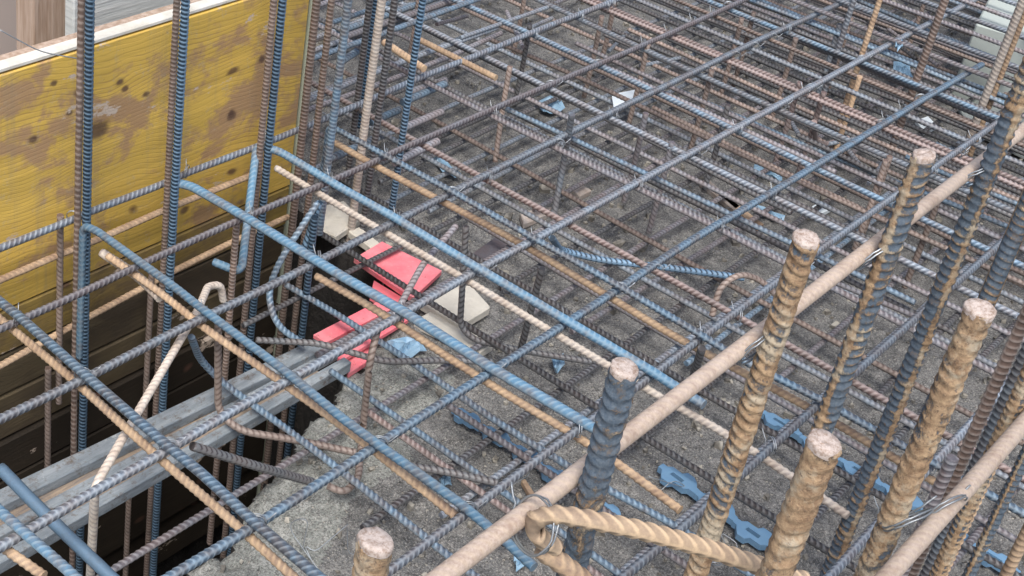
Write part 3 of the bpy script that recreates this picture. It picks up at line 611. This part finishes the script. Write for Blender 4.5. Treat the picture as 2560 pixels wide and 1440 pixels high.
# ------------------------------------------------------------------ near column: starter bars tied to smooth stirrups
def starter_bar(x, y, top, r, mt, label, bottom=-.25, roll=0.0, cap=True, skew=.4):
    pts = [P(x, y, bottom), P(x + rng.uniform(-.003, .003), y, (top + bottom) / 2), P(x, y, top)]
    o = rebar('starter_bar', pts, r, M[mt], label, 'starter bars of the near column', seg=20, per=6, pitch=.0125, h=.0011 if mt == 'starter_tan' else .0016, skew=skew, rollang=roll, wob=.001, lump=.00045)
    if cap:
        n = 18; a = np.arange(n) * 2 * math.pi / n; rr = (r + .0004) * (1 + .05 * np.sin(2 * a + x * 9) + rng.normal(0, .035, n))
        V = [(rr[i] * s * math.cos(a[i]), rr[i] * s * math.sin(a[i]), z + s * .0022 * math.cos(a[i] + x * 5) + rng.normal(0, .0003)) for s, z in ((1.02, -.004), (1.06, .0012), (.97, .0032), (.5, .0030)) for i in range(n)]
        Fq = [(j * n + i, j * n + (i + 1) % n, (j + 1) * n + (i + 1) % n, (j + 1) * n + i) for j in range(3) for i in range(n)]
        c = link('cut_end', mesh_np('cut_end', V, Fq, True, [list(range(3 * n, 4 * n))]), M['cut'], o, (x - pts[0][0], y - pts[0][1], top - bottom)); c['label'] = 'pale sheared end of the bar'
    return o
starter_bar(.555, .40, .705, .0118, 'starter_tan', 'short looking tan starter bar at the bottom edge, lowest of the front row', roll=.4)
starter_bar(.858, .40, .700, .0113, 'starter_grey', 'mostly dark starter bar with a rounded pale end, behind the hooked stirrup end', roll=1.2)
starter_bar(1.171, .40, .701, .0113, 'starter', 'tan rusty starter bar with black rib marks, third of the front row', roll=.2)
starter_bar(1.441, .40, .701, .0113, 'starter_blue', 'half blue half rust starter bar, fourth of the front row', roll=2.2)
starter_bar(1.737, .40, 1.25, .0112, 'starter_blue', 'long blue striped starter bar with a bright seam, running out of the top right', cap=False, roll=.9, skew=.15)
starter_bar(.863, .235, .735, .0118, 'starter_tan', 'thick tan flaking starter bar in front, lower right of centre', roll=2.5)
starter_bar(1.171, .235, .716, .0115, 'starter_tan', 'thick sandy starter bar tied to the lower stirrup, right', roll=1.6)
for (u, v, r, dep, mt, lb) in ((2510, 650, .0088, 1.53, 'starter_blue', 'tan and blue tall bar rising out of the right edge behind the sandy starter bar'),
                               (2440, 1070, .0064, 1.62, 'brown', 'brown ribbed tall bar just right of the sandy starter bar'),
                               (2455, 1125, .0064, 1.70, 'slate', 'grey ribbed tall bar beside the brown one at the right edge'),
                               (2440, 1226, .0080, 1.60, 'starter', 'tan flaky tall bar below the lower stirrup near the right edge'),
                               (2488, 1140, .0064, 1.58, 'tan', 'orange tan tall bar, right of the flaky one'),
                               (2492, 1290, .0064, 1.72, 'starter_blue', 'orange bar with dark ribs, low at the right edge'),
                               (2538, 1390, .0064, 1.72, 'tan', 'orange bar cut by the lower right corner'),
                               (2300, 1330, .0064, 1.66, 'mauve', 'dull ribbed tall bar under the lower stirrup'),
                               (2225, 1330, .0072, 1.60, 'slate', 'dark slate bar dropping behind the lower stirrup')):
    b = atd(u, v, dep); tp = {2440: .95, 2510: 1.2}.get(u, b[2] + .55)
    if u in (2440, 2455, 2488, 2510): tp = .98
    if u in (2300, 2225): tp = b[2] + .12
    rebar('tall_rebar', [P(b[0], b[1], -.25), P(b[0], b[1], b[2]), P(b[0], b[1], tp)], r, M[mt], lb, 'tall bars at the right edge', seg=14, per=5, pitch=.0092, h=.0013, skew=.2, rollang=rng.uniform(0, 3))
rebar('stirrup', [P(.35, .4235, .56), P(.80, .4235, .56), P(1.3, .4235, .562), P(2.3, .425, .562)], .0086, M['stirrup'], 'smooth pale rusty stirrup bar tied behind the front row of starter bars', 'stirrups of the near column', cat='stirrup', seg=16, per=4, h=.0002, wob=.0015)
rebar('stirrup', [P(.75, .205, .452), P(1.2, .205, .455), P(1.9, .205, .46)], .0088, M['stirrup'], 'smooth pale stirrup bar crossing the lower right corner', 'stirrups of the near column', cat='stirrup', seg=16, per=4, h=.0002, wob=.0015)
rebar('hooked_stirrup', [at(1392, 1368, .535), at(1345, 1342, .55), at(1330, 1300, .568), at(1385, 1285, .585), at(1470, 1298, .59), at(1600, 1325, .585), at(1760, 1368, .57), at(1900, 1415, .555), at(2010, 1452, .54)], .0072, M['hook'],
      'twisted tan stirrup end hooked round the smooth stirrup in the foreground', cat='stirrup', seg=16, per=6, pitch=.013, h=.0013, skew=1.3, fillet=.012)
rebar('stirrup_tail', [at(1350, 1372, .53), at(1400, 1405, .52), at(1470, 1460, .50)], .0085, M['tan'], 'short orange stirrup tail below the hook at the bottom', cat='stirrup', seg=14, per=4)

# ------------------------------------------------------------------ wire ties
def tie_mesh(r, turns=2, wr=.0011, elong=1.0, seed=0):
    g = np.random.default_rng(seed); n = 22 * turns
    t = np.linspace(0, 2 * math.pi * turns, n)
    pts = np.stack([r * elong * np.cos(t), .0016 * (t / math.pi - turns), r * np.sin(t)], 1) + g.normal(0, r * .02, (n, 3))
    tail = np.array([pts[-1] + P(.006, .002, .004), pts[-1] + P(.013, .004, .012)])
    me, b = rebar_mesh('wire_tie', list(pts) + list(tail), wr, h=0, seg=6, fillet=0, caps=True)
    V = np.zeros(len(me.vertices) * 3, np.float32); me.vertices.foreach_get('co', V); V = V.reshape(-1, 3) + b; me.vertices.foreach_set('co', V.ravel()); me.materials.append(M['wire']); return me
TM = [tie_mesh(.0135, 2, .0008, 1.0, s) for s in range(3)]; TB = [tie_mesh(.024, 2, .0010, 1.05, s + 5) for s in range(2)]
def tie(p, rz, big=False, label='thin wire tie twisted round a crossing of two bars', group='wire ties at the crossings', tilt=0.0):
    o = bpy.data.objects.new('wire_tie', random.choice(TB if big else TM)); scene.collection.objects.link(o)
    o.location = p; o.rotation_euler = (tilt, 0, rz); tag(o, label, 'wire tie', group)
for i, bx in enumerate(Bx[1:], 1):
    for j, ay in enumerate(Ay):
        if random.random() < .85: tie((bx, ay, .004), random.choice([.785, -.785]) + rng.uniform(-.2, .2), label='wire tie where blue bar %s from the left crosses the %s formwork-side bar' % (ORD[i], ORD[j]))
for q_, (x, mt) in enumerate(FX[:10]):
    for j, ay in enumerate(Ay[:6]):
        if random.random() < .75: tie((x, ay, -.008), random.choice([.785, -.785]) + rng.uniform(-.2, .2), label='wire tie, %s cross bar past the blue ones, on the %s formwork-side bar' % (ORD[q_], ORD[j]))
for (x, y, z, lb) in ((1.171, .412, .56, 'doubled wire tie holding the third starter bar to the smooth stirrup'), (1.441, .412, .56, 'doubled wire tie at the fourth starter bar'), (1.735, .412, .56, 'wire tie at the long blue striped bar'),
                  (1.171, .222, .47, 'wire loop round the sandy starter bar'), (1.235, .208, .455, 'wire loop round the lower stirrup')):
    tie((x, y, z), rng.uniform(-.4, .2), True, lb, None, rng.uniform(.2, .6))
b = at(1335, 1312, .565); tie(tuple(b), 1.2, True, 'loose wire loop round the hooked stirrup end', None, .4)
for (a_, b_, c_, lb) in (((0, 75, .36), (100, 130, .34), (215, 150, .32), 'thin wire strung from the left edge to the leftmost vertical'),):
    rebar('loose_wire', [aty(a_[0], a_[1], 1.72), aty(b_[0], b_[1], 1.71), aty(c_[0], c_[1], 1.70)], .0011, M['wire'], lb, cat='wire', h=0, seg=6)
for k_ in range(14):
    u, v = [(1780, 1380), (830, 1400), (790, 1370), (1060, 400), (1760, 1400), (1090, 405), (880, 1420), (1980, 560), (1470, 650), (1330, 1230), (1900, 1080), (2150, 330), (1850, 540), (1690, 1250)][k_]
    p = at(u, v, ZF + .01); q = [p + P(rng.uniform(-.05, .05), rng.uniform(-.05, .05), rng.uniform(0, .04)) for _ in range(4)]
    rebar('loose_wire', q, .0008, M['wire'], 'curled scrap of tie wire lying on the concrete', 'scraps of tie wire', cat='wire', h=0, seg=5, fillet=.03)

# ------------------------------------------------------------------ grey batten over the trench, red board, foam block
bt = tag(empty('formwork_batten', tuple(at(370, 1150, -.23))), 'grey timber batten with two raised rails laid lengthwise over the trench', 'batten')
L0 = P(*bt.location)
def bpart(name, a, b, w_, h_, mt): return link(name, beam_mesh(name, tuple(P(*a) - L0), tuple(P(*b) - L0), w_, h_), M[mt], bt)
z = -.225
A1_, A2_ = at(-120, 1302, z), at(800, 858, z); B1_, B2_ = at(-120, 1462, z), at(870, 898, z)
c1, c2 = at(-120, 1380, z - .022), at(765, 905, z - .022)
bpart('rail', A1_, A2_, .034, .022, 'batten'); bpart('rail', B1_, B2_, .020, .024, 'batten')
bpart('web', c1, c2, .085, .012, 'web')
c1, c2 = at(-120, 1392, z - .008), at(900, 845, z - .008); bpart('middle_rail', c1, c2, .020, .014, 'batten')
def plate(name, px, z, th, mt, label, cat, bev=.002, grp=None):
    pts = [at(u, v, z) for u, v in px]; c = sum(pts) / len(pts)
    return tag(link(name, prism(name, [(p - c)[:2] for p in pts], -th, 0, bev), M[mt], None, tuple(c)), label, cat, grp)
rp = tag(empty('red_board', tuple(at(980, 690, -.235))), 'bright red painted board lying half over the trench under the bars', 'board')
L0 = P(*rp.location)
def rpart(name, px, z, th):
    pts = [at(u, v, z) - L0 for u, v in px]; th = th * .6; return link(name, prism(name, [p[:2] for p in pts], pts[0][2] - th, pts[0][2], .001), M['red'], rp)
rpart('panel', [(885, 645), (955, 603), (1105, 676), (1035, 742), (1020, 738)], -.235, .02)
rpart('rail', [(935, 700), (1010, 745), (990, 775), (925, 740)], -.25, .02)
rpart('panel', [(783, 836), (965, 742), (992, 765), (815, 856)], -.238, .016)
rpart('rail', [(832, 878), (1005, 778), (1022, 798), (852, 902)], -.24, .016)
rpart('rail', [(862, 885), (935, 858), (915, 905), (870, 935)], -.258, .02)
plate('foam_block', [(1050, 752), (1105, 708), (1180, 712), (1228, 765), (1150, 812)], -.226, .024, 'white', 'off white foam block on the concrete right of the red board', 'block', .004)
plate('paper_scrap', [(1530, 240), (1545, 232), (1598, 222), (1600, 245), (1575, 262), (1535, 272)], -.18, .004, 'paper', 'white folded scrap of paper under the mat, upper middle', 'paper', .0005)
plate('foam_offcut', [(780, 520), (860, 500), (905, 545), (840, 590), (770, 560)], -.235, .02, 'white', 'pale broken slab of foam in the gap behind the dark blue leg', 'foam', .003)
plate('foam_offcut', [(870, 575), (900, 565), (955, 610), (930, 620)], -.24, .02, 'white', 'small cream foam piece just behind the red board', 'foam', .003)
plate('timber_offcut', [(1035, 800), (1075, 778), (1235, 858), (1200, 880)], -.236, .02, 'white', 'pale timber strip in front of the foam block', 'timber', .002)
plate('timber_offcut', [(1170, 640), (1240, 590), (1275, 605), (1205, 662)], -.24, .02, 'mauve', 'grey timber offcut behind the foam block', 'timber', .002)
plate('timber_offcut', [(1300, 530), (1380, 515), (1370, 535), (1310, 560)], -.245, .015, 'pale', 'small pale timber offcut near the centre', 'timber', .002)
plate('timber_offcut', [(1425, 470), (1455, 460), (1480, 475), (1450, 490)], -.245, .015, 'pale', 'tiny pale wood chip upper centre', 'timber', .002)
plate('timber_offcut', [(1750, 455), (1768, 445), (1850, 515), (1835, 525)], -.245, .012, 'pale', 'long pale wood splinter right of centre', 'timber', .001)
plate('timber_offcut', [(1790, 480), (1798, 475), (1910, 560), (1895, 570)], -.245, .012, 'tan', 'yellowish wood splinter below the pale one', 'timber', .001)
plate('timber_offcut', [(1303, 1200), (1313, 1196), (1345, 1245), (1333, 1250)], -.245, .01, 'tan', 'small tan wood splinter beside the first starter bar', 'timber', .001)
plate('timber_offcut', [(1425, 290), (1470, 280), (1480, 300), (1440, 320)], -.2, .01, 'film', 'blue plastic crumb below the white paper', 'plastic', .001) if False else None
plate('broken_tile', [(2030, 515), (2060, 500), (2080, 520), (2050, 535)], -.245, .012, 'paper', 'small pale stone chip on the dark concrete, right', 'stone', .001)
plate('broken_tile', [(2290, 300), (2320, 290), (2345, 315), (2310, 330)], -.245, .012, 'paper', 'pale angular chip near the upper right uprights', 'stone', .001)
# crumpled blue film pieces
def film(px, z, label):
    pts = [at(u, v, z) for u, v in px]; c = sum(pts) / len(pts); n = len(pts)
    rings = [1, .72, .42, .15]; V = []
    for s in rings:
        for i in range(n * 3):
            a_, b_ = pts[i // 3], pts[(i // 3 + 1) % n]; q = a_ + (b_ - a_) * (i % 3) / 3
            q = c + (q - c) * s * (1 + rng.uniform(-.1, .1)); q[2] = z + rng.uniform(0, .018); V.append(q - c)
    m_ = n * 3; V += [v - P(0, 0, .0015) for v in V]
    Fq = [(j * m_ + i, j * m_ + (i + 1) % m_, (j + 1) * m_ + (i + 1) % m_, (j + 1) * m_ + i) for j in range(3) for i in range(m_)]
    o4 = 4 * m_; Fq += [tuple(o4 + k for k in f[::-1]) for f in Fq]; Fq += [(i, o4 + i, o4 + (i + 1) % m_, (i + 1) % m_) for i in range(m_)]
    tag(link('plastic_scrap', mesh_np('plastic_scrap', V, Fq, False, [list(range(3 * m_, 4 * m_)), list(range(o4 + 4 * m_ - 1, o4 + 3 * m_ - 1, -1))]), M['film'], None, tuple(c)), label, 'plastic scrap')
film([(965, 855), (1040, 850), (1065, 880), (1010, 905), (985, 890)], -.25, 'crumpled light blue film on the slab below the foam block')
film([(1340, 255), (1390, 245), (1410, 275), (1375, 290), (1350, 280)], -.25, 'crumpled blue film near the top centre')
film([(1375, 905), (1405, 895), (1410, 925), (1385, 940)], -.25, 'small blue plastic bit beside the black chair foot')
film([(1095, 1198), (1125, 1198), (1128, 1222), (1100, 1225)], -.25, 'tiny square blue scrap on the slab')
film([(1080, 400), (1130, 420), (1150, 450), (1110, 440)], -.25, 'teal crumpled film near the blue vertical')
film([(1890, 410), (1960, 440), (1950, 460), (1880, 430)], -.25, 'teal flat plastic piece on the dark concrete, right of centre')
film([(1880, 520), (1960, 550), (1950, 560), (1900, 545)], -.25, 'teal plastic corner below the flat teal piece')
film([(2235, 118), (2250, 112), (2255, 125), (2242, 132)], -.0, 'turquoise cap on a bar crossing in the upper right')
film([(2230, 165), (2270, 160), (2280, 210), (2240, 200)], -.2, 'dark blue plastic bundle in the upper right')
film([(1280, 1400), (1310, 1395), (1320, 1420), (1290, 1430)], -.25, 'pale teal crumb beside the bottom stirrup')
# wavy blue spacer strips under the lower bars
def spacer(p0, p1, label, w_=.034, step=.064):
    a_, b_ = at(*p0, -.238), at(*p1, -.238); T = (b_ - a_); L = np.linalg.norm(T); T /= L; N = np.cross(P(0, 0, 1), T)
    n = max(1, int(L / step)); root = tag(empty('spacer_strip', tuple(a_)), label, 'spacer strip', 'blue plastic spacer strips')
    # one link: tabbed plate with a slot
    prof = [(0, -.14), (.10, -.14), (.18, -.34), (.26, -.5), (.44, -.5), (.50, -.30), (.76, -.30), (.84, -.14), (1.0, -.14)]
    top = [(1.0, .14), (.92, .16), (.84, .34), (.70, .5), (.52, .5), (.46, .30), (.20, .30), (.12, .14), (0, .14)]
    hole = [(.30, -.10), (.62, -.10), (.62, .08), (.30, .08)]
    import bmesh
    bm = bmesh.new()
    def ring(z): return [bm.verts.new(tuple(T * (s * step) + N * (t * w_) + P(0, 0, z))) for s, t in prof + top], [bm.verts.new(tuple(T * (s * step) + N * (t * w_) + P(0, 0, z))) for s, t in hole]
    o1, h1 = ring(0); o0, h0 = ring(-.012)
    for O, H, flip in ((o1, h1, False), (o0, h0, True)):
        es = [bm.edges.new((O[i], O[(i + 1) % len(O)])) for i in range(len(O))] + [bm.edges.new((H[i], H[(i + 1) % 4])) for i in range(4)]
        bmesh.ops.triangle_fill(bm, use_beauty=True, use_dissolve=False, edges=es)
    for A_, B_ in ((o1, o0), (h1, h0)):
        for i in range(len(A_)):
            j = (i + 1) % len(A_); bm.faces.new((A_[i], A_[j], B_[j], B_[i]))
    bmesh.ops.recalc_face_normals(bm, faces=bm.faces[:])
    me = bpy.data.meshes.new('spacer_link'); bm.to_mesh(me); bm.free(); me.materials.append(M['plastic'])
    for k_ in range(n):
        o = bpy.data.objects.new('spacer_link', me); scene.collection.objects.link(o); o.parent = root; o.location = tuple(T * (k_ * step) + P(0, 0, rng.uniform(-.001, .002)) + N * rng.uniform(-.002, .002)); o.rotation_euler = (0, 0, rng.uniform(-.04, .04))
spacer((1135, 1018), (1470, 1235), 'blue plastic spacer strip nearest the broken slab edge')
spacer((1650, 1165), (2030, 1440), 'blue toothed spacer strip passing between the second and front starter bars', .050, .078)
spacer((1905, 1030), (2330, 1285), 'blue slotted spacer strip at the right, behind the striped bar', .040, .08)
spacer((1480, 1240), (1600, 1330), 'short blue spacer strip just right of the dark starter bar')
spacer((2320, 1290), (2560, 1440), 'blue spacer strip in the lower right corner', .04, .08)

# upper right: pale boxes and a bare slab
for px, zt, zb, lb in (([(2440, 60), (2500, -60), (2640, -40), (2640, 70), (2540, 90)], -.02, -.25, 'large pale green block in the top right corner'),):
    pts = [at(u, v, zt) for u, v in px]; c = sum(pts) / len(pts); c[2] = zt
    tag(link('concrete_block', prism('concrete_block', [(p - c)[:2] for p in pts], zb - zt, 0, .004), M['block'], None, tuple(c)), lb, 'block')
pts = [at(u, v, -.245) for u, v in ((2380, 250), (2480, 100), (2700, 180), (2620, 420), (2440, 330))]; c = sum(pts) / len(pts)
tag(link('pale_slab', prism('pale_slab', [(p - c)[:2] for p in pts], -.01, 0, .002), M['farslab'], None, tuple(c)), 'smooth grey slab patch at the right edge under the mat', 'slab')

# ------------------------------------------------------------------ gravel and crumbs on the concrete (stuff)
n = 3800
gx_, gy_ = rng.uniform(1.0, 4.6, n), rng.uniform(-.1, 2.6, n)
e = 1.087 + .35 * (gx_ - 1.056); keep = ~((gy_ > e - .02) & (gx_ < 1.96)); gx_, gy_ = gx_[keep], gy_[keep]
V, Fq = [], []
cube = np.array([(x, y, z) for x in (-1, 1) for y in (-1, 1) for z in (-1, 1)], float); cf = [(0, 1, 3, 2), (4, 6, 7, 5), (0, 4, 5, 1), (2, 3, 7, 6), (0, 2, 6, 4), (1, 5, 7, 3)]
for i in range(len(gx_)):
    s = rng.gamma(2, .0011) + .0012
    c = cube * (s * rng.uniform(.6, 1.3, 3)) + rng.normal(0, s * .3, (8, 3)); a = rng.uniform(0, 6.28); ca, sa = math.cos(a), math.sin(a)
    c[:, :2] = c[:, :2] @ np.array([[ca, -sa], [sa, ca]]); c += P(gx_[i], gy_[i], ZF + .002)
    Fq += [tuple(i * 8 + k for k in f) for f in cf]; V.append(c)
k = NT('crumb_stone'); M['crumb'] = k.out(k.mix(k.ramp(k.noise(k.pos, 40, 2), .45, .6), (.16, .15, .13), (.38, .36, .31)), .9)
tag(link('gravel', mesh_np('gravel', np.concatenate(V), Fq, False), M['crumb']), 'small crumbs of mortar and gravel scattered on the concrete', 'gravel', kind='stuff')
print('rebar tris', COUNT[0], 'objects', len(bpy.data.objects))
